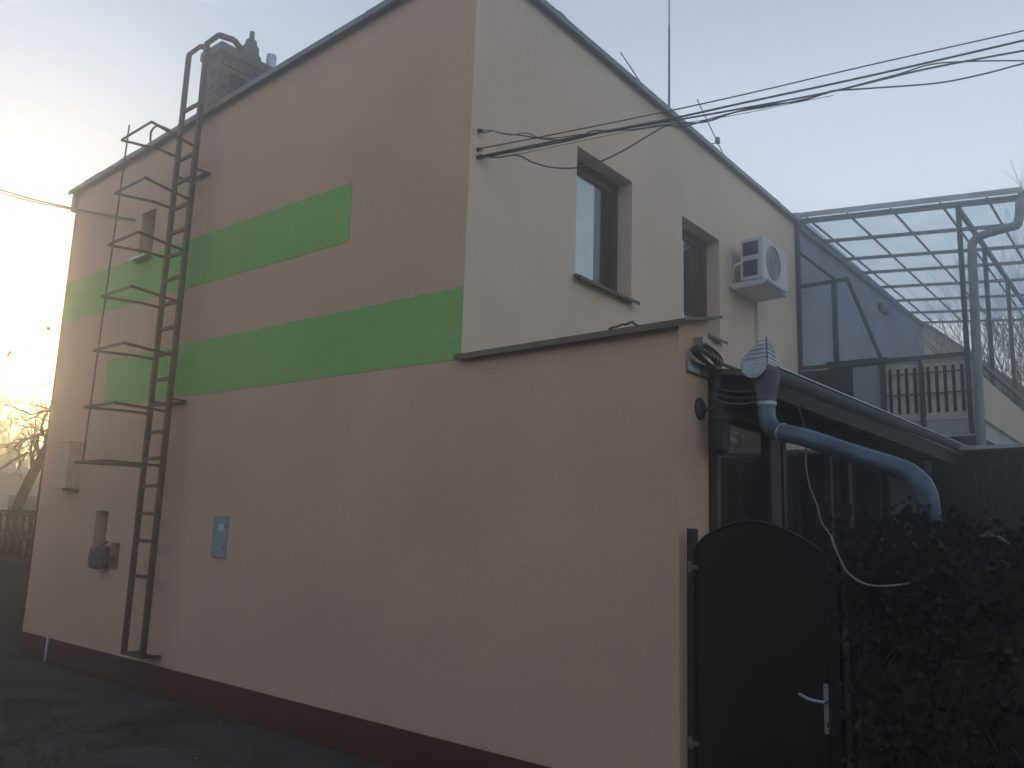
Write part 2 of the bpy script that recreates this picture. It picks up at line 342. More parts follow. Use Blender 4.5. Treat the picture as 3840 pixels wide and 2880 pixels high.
# niches with meters
a, b, c, e, d = NICHE
nb = MB().box(a, b, d, d + .01, c, e).build('wall_niche', 'niche', house, label='tall open niche in the side wall with a grey board inside')
MB().box(a + .012, a + .12, d - .05, d, c + .01, c + .30).build('meter_board', 'dgrey', nb, bevel=.004)
MB().tube([(a + .18, d - .04, c), (a + .18, d - .04, c + .30), (a + .14, d - .03, c + .33)], .014).build('pipe', 'iron', nb)
a, b, c, e, d = NICHE2
nb = MB().box(a, b, d, d + .01, c, e).build('wall_niche', 'dark', house, label='small dark niche beside the gas regulator')
# chimney
cx0, cx1, cy0, cy1 = -5.70, -5.345, .96, 1.76
def brickbox(mb, x0, x1, y0, y1, z0, z1, seed):
    rnd = random.Random(seed); h = .068; z = z0; k = 0
    while z < z1 - .01:
        zz = min(z + h, z1)
        y = y0 - (k % 2) * .12
        while y < y1:
            a = max(y, y0); b = min(y + .24, y1)
            if b - a > .03 and not (a < cy0 + .36 and b > cy0 + .15 and z > 7.05 and z < 7.38):
                j = rnd.uniform(-.010, .008); mb.box(x0 + .02, x1 + j, a + .004, b - .004, z + .004, zz - .004)
            y += .25
        x = x0
        while x < x1:
            b = min(x + .13, x1); j = rnd.uniform(-.008, .010)
            if b - x > .03: mb.box(x + .004 + (j if x == x0 else 0), b - .002, y0 - .012 + j, y0 + .03, z + .004, zz - .004)
            x += .13
        z += h + .008; k += 1
mb = MB(); brickbox(mb, cx0, cx1, cy0, cy1, 5.72, 7.61, 3)
ch = mb.build('chimney', 'mortar', house)
MB().box(cx0 + .03, cx1 - .045, cy0 + .03, cy1 - .01, 5.7, 7.61).build('mortar_core', 'mortar', ch)
MB().box(cx1 - .043, cx1 - .03, cy0 + .15, cy0 + .37, 7.05, 7.40).build('flue_opening', 'dark', ch)
mb = MB().box(cx0 - .10, cx1 + .06, cy0 - .06, cy1 + .18, 7.61, 7.735); mb.box(cx0 + .0, cx1 - .02, cy0 + .04, cy1 - .02, 7.735, 7.775)
mb.build('cap', 'conc', ch, bevel=.012)
MB().lathe([(.155, 7.775), (.15, 7.86), (.115, 7.90), (.112, 8.00), (.08, 8.035), (.075, 8.10), (.035, 8.115), (.033, 8.24), (.02, 8.24), (.02, 8.1)], (-5.53, 1.47, 0), 18).build('chimney_pot', 'conc', ch, smooth=False)
MB().lathe([(.07, 7.72), (.07, 8.05), (.06, 8.05), (.06, 7.8)], (-5.53, 1.80, 0), 18).build('flue_pipe', 'steel', ch, smooth=False)

# ------------------------------------------------------------------ roof ladder with cage
lad = thing('roof_ladder', 'dark brown steel roof ladder with a hooped safety cage fixed to the beige wall', 'ladder', (-3.84, -.17, .33))
xl, xr, yl = -4.01, -3.655, -.17
for x in (xl, xr):
    path = [(x, yl, .33), (x, yl, 6.53), (x, yl + .12, 6.69), (x, yl + .30, 6.725)] + ([(x, yl + .41, 6.655)] if x == xr else [])
    if x == xl: path = path[:3] + [(x, yl + .20, 6.71)]
    m = MB()
    for i in range(len(path) - 1):
        m.bar(path[i], path[i + 1], .052 if x == xr else .045, .045, up=(0, 1, 0) if i == 0 else (1, 0, 0))
    m.build('rail', 'iron', lad, bevel=.003)
for zr_ in (.345, 1.057, 1.389, 1.647, 1.913, 2.177, 2.435, 2.711, 2.959, 3.217, 3.478, 3.738, 3.995, 4.249, 4.496, 4.766, 5.049, 5.303, 5.86):
    MB().bar((xl + .023, yl, zr_), (xr - .026, yl, zr_), .028, .034).build('rung', 'iron', lad)
for zb in (5.14, 2.755, .34):
    m = MB()
    for x in (xl, xr):
        m.bar((x + .0, yl + .023, zb), (x, -.002, zb), .045, .012)
    m.bar((xl + .02, -.03, zb - .014), (xr + .02, -.03, zb - .014), .05, .012)
    m.build('wall_bracket', 'iron', lad)
hz = [(5.361, .54), (4.79, .54), (4.25, .545), (3.72, .55), (3.18, .56), (2.625, .58), (2.10, .60)]
for zz, dd in hz:
    m = MB(); P = [(xl - .02, yl - .02, zz), (xl - .01, yl - .20, zz + .002), (xl - .13, yl - dd, zz), (xr + .06 + .10, yl - dd - .02, zz - .002), (xr + .06, yl - .22, zz), (xr + .01, yl - .02, zz)]
    for i in range(len(P) - 1): m.bar(P[i], P[i + 1], .008, .026)
    m.build('cage_hoop', 'iron', lad)
MB().bar((-3.955, yl - .560, 5.46), (-3.975, yl - .605, 2.09), .022, .008, up=(0, 1, 0)).build('cage_strap', 'iron', lad)

# ------------------------------------------------------------------ small boxes on the side wall
mbx = thing('meter_box', 'narrow pale box with a rusty bottom edge, mounted near the far wall corner', 'meter box', (-6.0, 0, 1.88))
MB().box(-6.10, -5.84, -.12, 0, 1.90, 2.42).build('casing', 'boxp', mbx, bevel=.006)
MB().box(-6.12, -5.82, -.145, .0, 2.422, 2.432).build('lid', 'boxp', mbx)
MB().box(-6.13, -6.10, -.10, -.02, 1.90, 1.99).build('clamp', 'iron', mbx)
MB().box(-5.95, -5.74, -.10, 0, 1.875, 1.898).build('shelf', 'iron', mbx)
gr = thing('gas_regulator', 'rounded grey regulator half over a small dark niche, left of the ladder foot', 'regulator', (-4.9, 0, 1.05))
MB().lathe([(.02, 1.06), (.085, 1.075), (.10, 1.10), (.10, 1.27), (.085, 1.295), (.03, 1.30)], (-4.93, -.075, 0), 20).build('body', 'dgrey', gr, smooth=False)
MB().box(-4.84, -4.80, -.06, .03, 1.12, 1.20).build('connector', 'dgrey', gr, bevel=.004)
MB().tube([(-4.93, -.07, 1.29), (-4.93, -.03, 1.335), (-4.93, .0, 1.34)], .014).build('pipe', 'dgrey', gr)
eb = thing('electric_cabinet', 'flat blue-grey cabinet door with a small white sticker, right of the ladder', 'cabinet', (-2.83, 0, 1.28))
MB().box(-2.945, -2.72, -.014, 0, 1.283, 1.650).build('door', 'bluegrey', eb, bevel=.003)
MB().box(-2.85, -2.77, -.017, -.014, 1.52, 1.58).build('sticker', 'plast', eb)
for zz in (1.37, 1.565): MB().lathe([(.009, -.02), (.009, -.013)], (-2.742, 0, zz), 10, 'Y').build('lock', 'acdark', eb)
tag(MB().tube([(-6.0, -.03, .30), (-6.0, -.032, .12), (-6.01, -.03, .0)], .014).build('drain_pipe', 'plast'), 'thin pale pipe crossing the red plinth at the far end of the wall', 'pipe')
# rope on the coping
rp = MB(); pts = [(1.25, -.03, 2.862), (1.28, -.02, 2.872), (1.31, -.04, 2.866), (1.34, -.01, 2.885), (1.375, -.03, 2.876), (1.40, 0, 2.895), (1.43, -.02, 2.872), (1.45, .02, 2.862)]
tag(rp.tube(spl(pts, 4), .008, 6).build('rope_end', 'cable', smooth=True), 'short knotted piece of dark rope lying on the wall coping', 'rope')

# ------------------------------------------------------------------ cables
FAR = (13., 6.9, 6.35)
CB = [
 ('straight thin overhead cable, the highest of the bundle by the corner', .0065, [(0.008, 0.079, 4.434), (0.446, 0.305, 4.502), (1.001, 0.59, 4.593), (1.356, 0.773, 4.655), (1.785, 0.994, 4.737), (2.476, 1.35, 4.88), (3.359, 1.805, 5.05), (3.684, 1.972, 5.116), (13, 6.9, 6.7)]),
 ('thick straight overhead cable, second from the top of the bundle', .010, [(0.011, 0.08, 4.372), (0.651, 0.41, 4.48), (1.276, 0.732, 4.577), (1.737, 0.969, 4.664), (2.473, 1.348, 4.799), (3.355, 1.803, 4.979), (3.68, 1.97, 5.049), (13, 6.9, 6.6)]),
 ('thick overhead cable running close under the straight ones', .009, [(-0.006, 0.083, 4.362), (0.595, 0.392, 4.459), (0.867, 0.533, 4.517), (1.271, 0.741, 4.565), (1.733, 0.978, 4.628), (2.252, 1.246, 4.708), (2.736, 1.495, 4.814), (3.041, 1.652, 4.865), (3.35, 1.811, 4.909), (3.673, 1.977, 4.954), (13, 6.9, 6.4)]),
 ('wavy cable from the topmost wall anchor that winds along the bundle', .0065, [(-0.011, 0.092, 4.588), (0.038, 0.117, 4.572), (0.091, 0.144, 4.583), (0.15, 0.174, 4.561), (0.309, 0.256, 4.527), (0.445, 0.326, 4.492), (0.62, 0.416, 4.474), (0.761, 0.489, 4.53), (0.862, 0.541, 4.525), (1.041, 0.633, 4.523), (1.218, 0.725, 4.544), (1.346, 0.791, 4.546), (1.491, 0.865, 4.546), (1.663, 0.954, 4.604), (1.879, 1.065, 4.633), (2.102, 1.18, 4.673), (2.285, 1.274, 4.721), (2.646, 1.46, 4.811), (2.823, 1.551, 4.863), (3.039, 1.663, 4.865), (3.344, 1.819, 4.839), (3.661, 1.983, 4.794), (13, 6.9, 6.2)]),
 ('slack cable sagging in front of the near upper window', .0075, [(-0.011, 0.103, 4.406), (0.118, 0.169, 4.372), (0.254, 0.239, 4.381), (0.36, 0.294, 4.319), (0.475, 0.353, 4.272), (0.577, 0.406, 4.256), (0.679, 0.458, 4.256), (0.819, 0.53, 4.295), (0.988, 0.617, 4.385), (1.135, 0.693, 4.483), (1.233, 0.743, 4.538), (1.342, 0.8, 4.527), (1.582, 0.923, 4.591), (1.819, 1.045, 4.643), (2.061, 1.17, 4.664), (2.246, 1.265, 4.724)]),
 ('lowest overhead cable, curving up against the sky at the right', .0075, [(2.243, 1.275, 4.73), (2.531, 1.423, 4.728), (2.857, 1.591, 4.733), (3.117, 1.725, 4.777), (3.341, 1.84, 4.833), (3.666, 2.008, 4.894), (13, 6.9, 6.0)]),
 ('short curling cable end twisted around the wavy cable', .005, [(0.01, 0.069, 4.567), (0.095, 0.112, 4.573), (0.223, 0.178, 4.526), (0.338, 0.237, 4.533), (0.432, 0.286, 4.489), (0.555, 0.349, 4.479), (0.697, 0.423, 4.494), (0.858, 0.505, 4.497), (0.957, 0.557, 4.507)]),
 ('thinnest wire, hanging just beneath the cable bundle', .003, [(0.026, 0.065, 4.338), (0.286, 0.2, 4.363), (0.664, 0.394, 4.428), (1.061, 0.599, 4.495), (1.65, 0.902, 4.559), (2.078, 1.122, 4.631), (2.269, 1.221, 4.661)]),
]
for lab, r, pts in CB:
    if pts[-1][0] > 12:
        pts = pts[:-1]; a_ = Vector(pts[0]); b_ = Vector(pts[-1]); d_ = (b_ - a_).normalized(); pts = pts + [tuple(b_ + d_ * .6), tuple(b_ + d_ * 3), tuple(b_ + d_ * 10)]
    tag(MB().tube(spl(pts, 5), r * .8, 6).build('overhead_cable', 'cable', smooth=True), lab, 'cable', 'overhead cables from the house corner')
for lab, q in (('small iron cable hook nearest the top of the row by the corner', 4.585), ('small iron cable hook in the middle of the row by the corner', 4.434), ('small iron cable hook at the bottom of the row by the corner', 4.37)):
    m = MB().tube([(-.01, .085, q), (.035, .085, q), (.04, .085, q - .02)], .008, 6); m.lathe([(.018, 0), (.018, .006)], (.0, .085, q), 10, 'X')
    tag(m.build('cable_hook', 'iron'), lab, 'hook', 'cable hooks by the corner')
tag(MB().tube(spl([(-5.156, -.02, 4.957), (-6.96, -.12, 5.50), (-8.7, -.22, 6.08), (-14.2, -.6, 8.05)], 6), .010, 6).tube(spl([(-5.156, -.02, 4.95), (-6.96, -.11, 5.48), (-8.7, -.25, 6.04), (-14.2, -.6, 8.0)], 6), .007, 6).build('overhead_cable', 'cable', smooth=True),
    'cable leaving the side wall above the small window towards the left', 'cable')
tag(MB().tube([(-5.156, 0, 4.957), (-5.156, -.05, 4.957)], .012, 6).build('cable_hook', 'iron'), 'cable hook beside the small window of the side wall', 'hook')
# roof rods
tag(MB().tube([(-.05, 3.20, 6.0), (-.05, 3.2, 7.15), (-.05, 3.2, 7.16), (-.05, 3.2, 8.6)], [.012, .012, .008, .007], 6).build('antenna_mast', 'gsteel'), 'tall thin upright mast standing on the roof edge', 'mast')
tag(MB().tube([(-.02, 3.02, 5.98), (-.02, 2.14, 6.28)], .006, 5).build('roof_wire', 'gsteel'), 'straight wire slanting up from the roof edge left of the mast', 'wire')
m = MB().tube([(.02, 4.62, 5.98), (.02, 3.73, 6.49)], .006, 5); 
rr = m.build('antenna_rod', 'gsteel'); tag(rr, 'slanting rod on a short arm, right of the mast', 'rod')
MB().bar((.02, 3.98, 6.04), (.02, 4.33, 6.21), .012).box(.0, .04, 4.24, 4.29, 6.17, 6.24).build('arm', 'gsteel', rr)
tag(MB().tube(spl([(0, .90, 6.06), (-.02, 1.02, 6.13), (-.02, 1.14, 6.155), (0, 1.22, 6.11), (0, 1.23, 6.04)], 5), .005, 5).build('roof_wire', 'cable'), 'loop of wire sticking up over the roof edge near the corner', 'wire')
tag(MB().tube(spl([(-4.95, -.03, 5.85), (-4.85, -.08, 5.93), (-4.7, -.08, 5.95), (-4.55, -.02, 5.88)], 5), .012, 6).build('roof_wire', 'cable'), 'bent wire on the roof edge left of the ladder', 'wire')

# ------------------------------------------------------------------ air conditioner
ac = thing('air_conditioner', 'white outdoor air conditioner unit on the cream wall beyond the windows', 'air conditioner', (.25, 5., 4.5))
x0, x1, y0, y1, z0, z1 = .13, .415, 4.60, 5.38, 4.545, 5.06
MB().box(x0, x1, y0, y1, z0, z1).build('casing', 'plast', ac, bevel=.02)
MB().box(x0 + .04, x1 - .06, y0 - .004, y0, z0 + .30, z1 - .05).build('side_grille', 'acdark', ac)
MB().box(x0 + .04, x1 - .07, y0 - .004, y0, z0 + .05, z0 + .24).build('side_grille', 'acdark', ac)
mb = MB().lathe([(.21, 0), (.21, .012), (.185, .016), (.185, .004)], (x1, y0 + .30, (z0 + z1) / 2), 32, 'X')
for k in range(5):
    rr_ = .035 + .03 * k; mb.tube([(x1 + .012, y0 + .30 + rr_ * math.cos(t * math.pi / 12), (z0 + z1) / 2 + rr_ * math.sin(t * math.pi / 12)) for t in range(25)], .003, 4, False)
mb.build('fan_grille', 'greyp', ac)
MB().lathe([(.18, .001), (.18, .003)], (x1, y0 + .30, (z0 + z1) / 2), 32, 'X').build('fan', 'acdark', ac)
for yb in (y0, y1 - .10): MB().poly([(.002, yb - .02, z0 - .05), (.42, yb - .02, z0 - .05), (.42, yb - .02, z0 - .012), (.03, yb - .02, z0 - .012), (.03, yb - .02, z0 + .3), (.002, yb - .02, z0 + .3)], (0, .04, 0)).build('wall_bracket', 'plast', ac)
MB().poly([(.04, y0 - .03, z0 - .085), (.04, y0 - .03, z0 - .052), (.40, y0 - .03, z0 - .052), (.43, y0 - .03, z0 - .07)], (0, y1 - y0 - .08, 0)).build('drip_tray', 'plast', ac)
MB().tube(spl([(x0 + .1, y0 + .05, z0 + .25), (x0 - .06, y0 - .03, z0 + .18), (x0 - .09, y0 + .05, z0 + .02), (.03, y0 + .3, z0 - .08)], 5), .018, 8).build('hose', 'plast', ac, smooth=True)
tag(MB().box(.001, .035, 5.34, 5.385, 2.9, 4.50).build('pipe_trunking', 'plast'), 'white vertical trunking on the wall under the air conditioner', 'trunking')

# ------------------------------------------------------------------ wall end: junction box, coil, lamp bar, lantern
X = L
jb = thing('junction_box', 'small grey junction box on the end face of the low wall, under the coping', 'junction box', (X, .25, 2.72))
MB().box(X, X + .06, .19, .31, 2.715, 2.80).build('casing', 'greyp', jb, bevel=.004)
mb = MB(); rnd = random.Random(5)
for k in range(7):
    a = .10 + .012 * rnd.random(); pts = []
    for t in range(25):
        th = 2 * math.pi * t / 24; pts.append((X + .03 + .012 * k * .8 + .006 * math.sin(3 * th + k), .25 + (.15 + rnd.uniform(-.006, .006)) * math.cos(th), 2.685 + (.032 + .004 * k) * math.sin(th) - .05 * math.cos(th) * .5))
    mb.tube(pts, .006, 5, False)
mb.tube(spl([(X + .04, .38, 2.66), (X + .05, .42, 2.58), (X + .03, .42, 2.50)], 5), .022, 6)
tag(mb.build('cable_coil', 'cable', smooth=True), 'messy coil of dark cable hanging below the junction box', 'cable coil')
tag(MB().tube(spl([(X + .05, .40, 2.68), (X + .14, .52, 2.64), (X + .25, .62, 2.59)], 5), .012, 6).build('cable', 'cable', smooth=True), 'thick dark cable slanting from the coil down to the veranda roof', 'cable')
lb = thing('metal_bracket', 'flat light metal bar bracket fixed across the end of the low wall', 'bracket', (X, .25, 2.58))
MB().box(X, X + .022, .085, .375, 2.575, 2.645).build('plate', 'steel', lb, bevel=.003)
MB().box(X + .022, X + .03, .24, .25, 2.58, 2.64).box(X + .022, X + .03, .25, .275, 2.633, 2.64).build('clip', 'acdark', lb)
for i, (zz, r) in enumerate(((2.53, .30), (2.49, .33), (2.455, .34))):
    tag(MB().tube(spl([(X + .03, .39, zz), (X + .10, .40, zz - .03), (X + .2, .40, zz - .045), (X + .30, .42, zz - .035), (X + .36, .5, zz)], 5), .006, 5).build('slack_wire', 'cable' if i < 2 else 'lcable', smooth=True),
        ('uppermost', 'middle', 'lowest')[i] + ' of the three slack wires drooping under the veranda roof edge', 'wire', 'slack wires under the veranda edge')
ln = thing('wall_lantern', 'black wall lantern with a round backplate on the end of the low wall', 'lantern', (X, .28, 2.37))
MB().lathe([(.068, 0), (.066, .010), (.03, .022)], (X, .262, 2.375), 24, 'X').build('backplate', 'acdark', ln)
MB().tube(spl([(X + .02, .262, 2.375), (X + .07, .28, 2.37), (X + .085, .30, 2.40), (X + .10, .32, 2.41), (X + .105, .33, 2.40), (X + .105, .33, 2.36)], 4), .011, 8).build('arm', 'acdark', ln, smooth=True)
mb = MB().lathe([(.004, 2.37), (.02, 2.36), (.075, 2.315), (.075, 2.308), (.055, 2.308)], (X + .105, .33, 0), 6)
mb.lathe([(.05, 2.13), (.035, 2.115), (.01, 2.10)], (X + .105, .33, 0), 6)
for k in range(6):
    a = math.pi / 3 * k; mb.tube([(X + .105 + .058 * math.cos(a), .33 + .058 * math.sin(a), 2.31), (X + .105 + .046 * math.cos(a), .33 + .046 * math.sin(a), 2.13)], .004, 4)
mb.build('cage', 'acdark', ln)
MB().lathe([(.045, 2.13), (.055, 2.305)], (X + .105, .33, 0), 6).build('glass', 'acdark', ln)

# ------------------------------------------------------------------ veranda
ver = thing('veranda', 'dark glazed lean-to veranda behind the brown gate', 'veranda', (1., 2., 0))
def vz(x): return 2.84 - .115 * x
VE = 5.9
MB().poly([(.002, .385, vz(0)), (2.12, .385, vz(2.12)), (2.12, .385, vz(2.12) - .035), (.002, .385, vz(0) - .035)], (0, VE - .385, 0)).build('roof', 'cop', ver)
MB().box(2.085, 2.11, .39, VE, 2.44, 2.555).build('fascia', 'ver', ver)
mb = MB()
for k in range(9):
    y = .48 + .64 * k; mb.poly([(.01, y, vz(0) - .04), (2.08, y, vz(2.08) - .04), (2.08, y, vz(2.08) - .13), (.01, y, vz(0) - .13)], (0, .06, 0))
mb.build('rafters', 'ver', ver)
mb = MB()
for y0, y1 in ((.39, .44), (1.24, 1.42), (1.47, 1.52), (2.48, 2.54), (2.95, 3.05), (4.2, 4.3), (5.5, 5.6)): mb.box(X - .02, X + .05, y0, y1, .9, 2.36)
mb.box(X - .03, X + .06, .39, 5.6, 2.36, 2.50); mb.box(X - .02, X + .05, .39, 5.6, .80, .90)
wf = mb.build('window', 'verf', ver)
for i, (y0, y1) in enumerate(((.44, 1.24), (1.52, 2.48), (2.54, 2.95), (3.05, 4.2), (4.3, 5.5))):
    MB().box(X + .01, X + .016, y0, y1, .9, 2.36).build('pane', 'glass', wf)
MB().box(X - .04, X + .05, .39, 5.6, 0, .80).build('dado', 'ver', ver)
mb = MB(); rnd = random.Random(2)
for y0, y1 in ((1.15, 1.48), (1.9, 2.4), (2.9, 3.3)):
    n = 40; o = len(mb.v)
    for i in range(n + 1):
        yy = y0 + (y1 - y0) * i / n; mb.v += [(X - .16 + .02 * math.sin(i * 1.1), yy, .9), (X - .16 + .02 * math.sin(i * 1.1), yy, 2.34)]
    mb.f += [(o + 2 * i, o + 2 * i + 2, o + 2 * i + 3, o + 2 * i + 1) for i in range(n)]
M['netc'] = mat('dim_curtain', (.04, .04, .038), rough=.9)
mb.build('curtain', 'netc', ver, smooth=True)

MB().box(X - .42, X - .40, .40, 5.6, .1, 2.5).build('dark_interior_sheet', 'ver', ver)  # dark sheet added to give the veranda its unlit interior
# gutter and downpipe
gut = thing('gutter', 'galvanised half-round gutter with a folded splash guard and a long slanting outlet pipe', 'gutter', (2.08, .2, 2.5))
gx, gr_, gzc = 2.08, .08, 2.598
mb = MB(); n = 14; vs0 = []
ys = [.2 + (6.3 - .2) * i / 12 for i in range(13)]
for y in ys:
    dz = .012 * (y - .2)
    for k in range(n + 1):
        a = math.pi + math.pi * k / n; mb.v.append((gx + gr_ * math.cos(a), y, gzc + dz + gr_ * math.sin(a)))
    for k in range(n + 1):
        a = 2 * math.pi - math.pi * k / n; mb.v.append((gx + (gr_ - .003) * math.cos(a), y, gzc + dz + (gr_ - .003) * math.sin(a)))
q = 2 * (n + 1)
for i in range(len(ys) - 1):
    for k in range(q): mb.f.append((i * q + k, i * q + (k + 1) % q, (i + 1) * q + (k + 1) % q, (i + 1) * q + k))
mb.f.append(tuple(range(q)))
mb.build('trough', 'gsteel', gut, smooth=False)
MB().tube([(gx + gr_ + .002, .36, gzc + .005), (gx + gr_ + .002, 6.3, gzc + .078)], .008, 6).build('rim', 'steel', gut)
cap = [(gx + gr_ * math.cos(math.pi + math.pi * k / 16) * 1.0, .197, gzc + .012 + (gr_ + .008) * math.sin(math.pi + math.pi * k / 16)) for k in range(17)]
MB().poly(cap, (0, -.004, 0)).build('end_cap', 'steel', gut)
zt = gzc + .014
gd = MB().poly([(gx - gr_ + .002, .195, zt), (gx + gr_ + .003, .195, zt + .004), (gx + gr_ - .004, .20, zt + .135), (gx + .05, .197, zt + .105), (gx, .196, zt + .082), (gx - .045, .195, zt + .045)], (0, -.003, 0))
gd.poly([(gx + gr_ + .004, .192, zt), (gx + gr_ + .004, .37, zt - .0), (gx + gr_ + .004, .37, zt + .03), (gx + gr_ + .002, .26, zt + .085), (gx + gr_ - .002, .195, zt + .135)], (.003, 0, 0))
gdo = gd.build('splash_guard', 'steel', gut)
mb = MB()
for k in range(5):
    h = .018 + .024 * k; mb.bar((gx - gr_ + .01 + .017 * k * 1.3, .191, zt + h), (gx + gr_, .188, zt + h + .008), .002, .002)
    mb.bar((gx + gr_ + .008, .195, zt + h + .006), (gx + gr_ + .008, .365 - .035 * k, zt + h - .004), .002, .002)
mb.tube([(gx + gr_ + .003, .19, zt - .01), (gx + gr_ + .001, .192, zt + .14)], .005, 5)
mb.build('fold', 'gsteel', gdo)
px, py = 2.155, .12
MB().lathe([(.082, gzc - .035), (.078, gzc - .07), (.056, gzc - .17), (.055, gzc - .195), (.05, gzc - .195)], (gx + .035, py + .17, 0), 20).build('outlet_funnel', 'gsteel', gut, smooth=False)
M['bluesteel'] = mat('blue_zinc_pipe', (.085, .105, .135), rough=.42, metal=.4, var=.3, vs=7, fine=.1, fs=30)
pth = spl([(gx + .035, py + .17, gzc - .18), (gx + .036, py + .165, 2.335), (gx + .045, py + .15, 2.29), (gx + .085, py + .12, 2.235), (gx + .15, py + .08, 2.205), (2.40, .10, 2.155), (2.65, .06, 2.06), (2.86, .02, 1.985), (2.93, .01, 1.945), (2.98, .0, 1.88), (2.995, .0, 1.78), (3.0, .0, 1.60)], 5)
MB().tube(pth, .049, 18).build('downpipe', 'bluesteel', gut, smooth=True)
MB().tube([(gx + .035, py + .17, gzc - .205), (gx + .035, py + .17, gzc - .225)], .056, 20).build('pipe_collar', 'steel', gut, smooth=False)
MB().tube([(gx + .15, py + .08, 2.205), (gx + .17, py + .075, 2.197)], .054, 18).build('pipe_collar', 'steel', gut, smooth=False)
HC = [(2.14, .66, 2.49), (2.13, .78, 2.40), (2.12, .9, 2.30), (2.10, .96, 2.18), (2.10, .95, 2.08), (2.12, .95, 1.95), (2.16, .95, 1.84), (2.3, .6, 1.73), (2.52, .06, 1.66), (2.575, -.05, 1.603), (2.60, -.06, 1.549), (2.637, -.07, 1.485), (2.72, -.08, 1.437), (2.843, -.09, 1.441), (2.953, -.09, 1.473), (3.13, -.09, 1.606), (3.197, -.10, 1.663), (3.27, -.10, 1.675), (3.32, -.08, 1.640), (3.4, .0, 1.60)]
HC = [tuple(Vector(p) + Vector((.045, -.144, .003)) if p[1] < .1 and p[0] < 2.9 else Vector(p)) for p in HC]      # hangs clear of the leaves
tag(MB().tube(spl(HC, 5), .0055, 6).build('hanging_cable', 'lcable', smooth=True),
    'pale grey cable looping from the veranda eave over the gate post into the ivy', 'cable')

# ------------------------------------------------------------------ gate
gt = thing('gate', 'dark brown sheet gate with an arched top, between the beige wall and the stone wall', 'gate', (2.15, 0, 0))
top = [(1.815, 1.56), (1.827, 1.585), (1.868, 1.624), (1.92, 1.658), (1.977, 1.683), (2.03, 1.70), (2.082, 1.711), (2.135, 1.716), (2.19, 1.712), (2.26, 1.694), (2.33, 1.668), (2.39, 1.640), (2.446, 1.609), (2.485, 1.578), (2.50, 1.57)]
pan = MB().poly([(1.815, .005, .06)] + [(x, .005, z) for x, z in top] + [(2.50, .005, .06)], (0, .03, 0)).build('leaf', 'gate', gt)
MB().tube([(x, .002, z) for x, z in top], .009, 6).build('arch_rim', 'gate', pan)
MB().box(1.765, 1.808, -.01, .04, 0, 1.667).build('post', 'gpost', gt)
MB().box(2.512, 2.57, -.015, .045, 0, 1.60).build('post', 'gate', gt)
for zz in (1.46, .55):
    MB().tube([(1.79, -.022, zz - .025), (1.79, -.022, zz + .03)], .014, 8).box(1.785, 1.83, -.02, .002, zz - .012, zz + .012).build('hinge', 'dgrey', gt)
hd = MB().box(2.487, 2.522, -.012, .004, .715, .945).build('handle', 'alu', gt, bevel=.003)
MB().tube(spl([(2.505, -.012, .868), (2.505, -.05, .868), (2.49, -.058, .868), (2.44, -.058, .870), (2.40, -.055, .883), (2.385, -.053, .886)], 4), .0085, 8).build('lever', 'alu', hd, smooth=True)
MB().lathe([(.007, -.0135), (.007, -.011)], (2.505, 0, .765), 10, 'Y').box(2.5005, 2.5095, -.0135, -.0115, .745, .765).lathe([(.004, -.0135), (.004, -.011)], (2.503, 0, .93), 8, 'Y').lathe([(.004, -.0135), (.004, -.011)], (2.506, 0, .73), 8, 'Y').build('keyhole', 'acdark', hd)

# ------------------------------------------------------------------ stone wall and ivy
sw = thing('stone_wall', 'dark rubble stone garden wall right of the gate, overgrown with ivy', 'wall', (3.8, .1, 0))
MB().box(2.60, 6.2, .04, .34, 0, 1.60).build('mortar', 'mort2', sw)
rnd = random.Random(11)
bm = bmesh.new()
z = .1
while z < 1.40:
    x = 2.62 + rnd.uniform(0, .1); h = rnd.uniform(.14, .22)
    while x < 6.1:
        w = rnd.uniform(.16, .34)
        mtx = Matrix.Translation((x + w / 2, .04, z + h / 2 + rnd.uniform(-.02, .02))) @ Matrix.Rotation(rnd.uniform(-.35, .35), 4, 'Y') @ Matrix.Diagonal((w * .54, .085, h * .54, 1))
        r = bmesh.ops.create_icosphere(bm, subdivisions=3, radius=1, matrix=Matrix())
        sx, sy = rnd.uniform(0, 9), rnd.uniform(0, 9)
        for v in r['verts']:
            c = v.co; e = 4.; nn = (abs(c.x) ** e + abs(c.y) ** e + abs(c.z) ** e) ** (1 / e); v.co = c / nn * (1 + .06 * math.sin(5 * c.x + sx) + .05 * math.sin(6 * c.z + sy)); v.co = mtx @ v.co
        x += w + .015
    z += h + .01
me = bpy.data.meshes.new('stones'); bm.to_mesh(me); bm.free(); me.shade_smooth(); me.materials.append(M['stone'])
me.transform(Matrix.Translation((-3.8, -.1, 0))); o = bpy.data.objects.new('stones', me); COL.objects.link(o); o.parent = sw
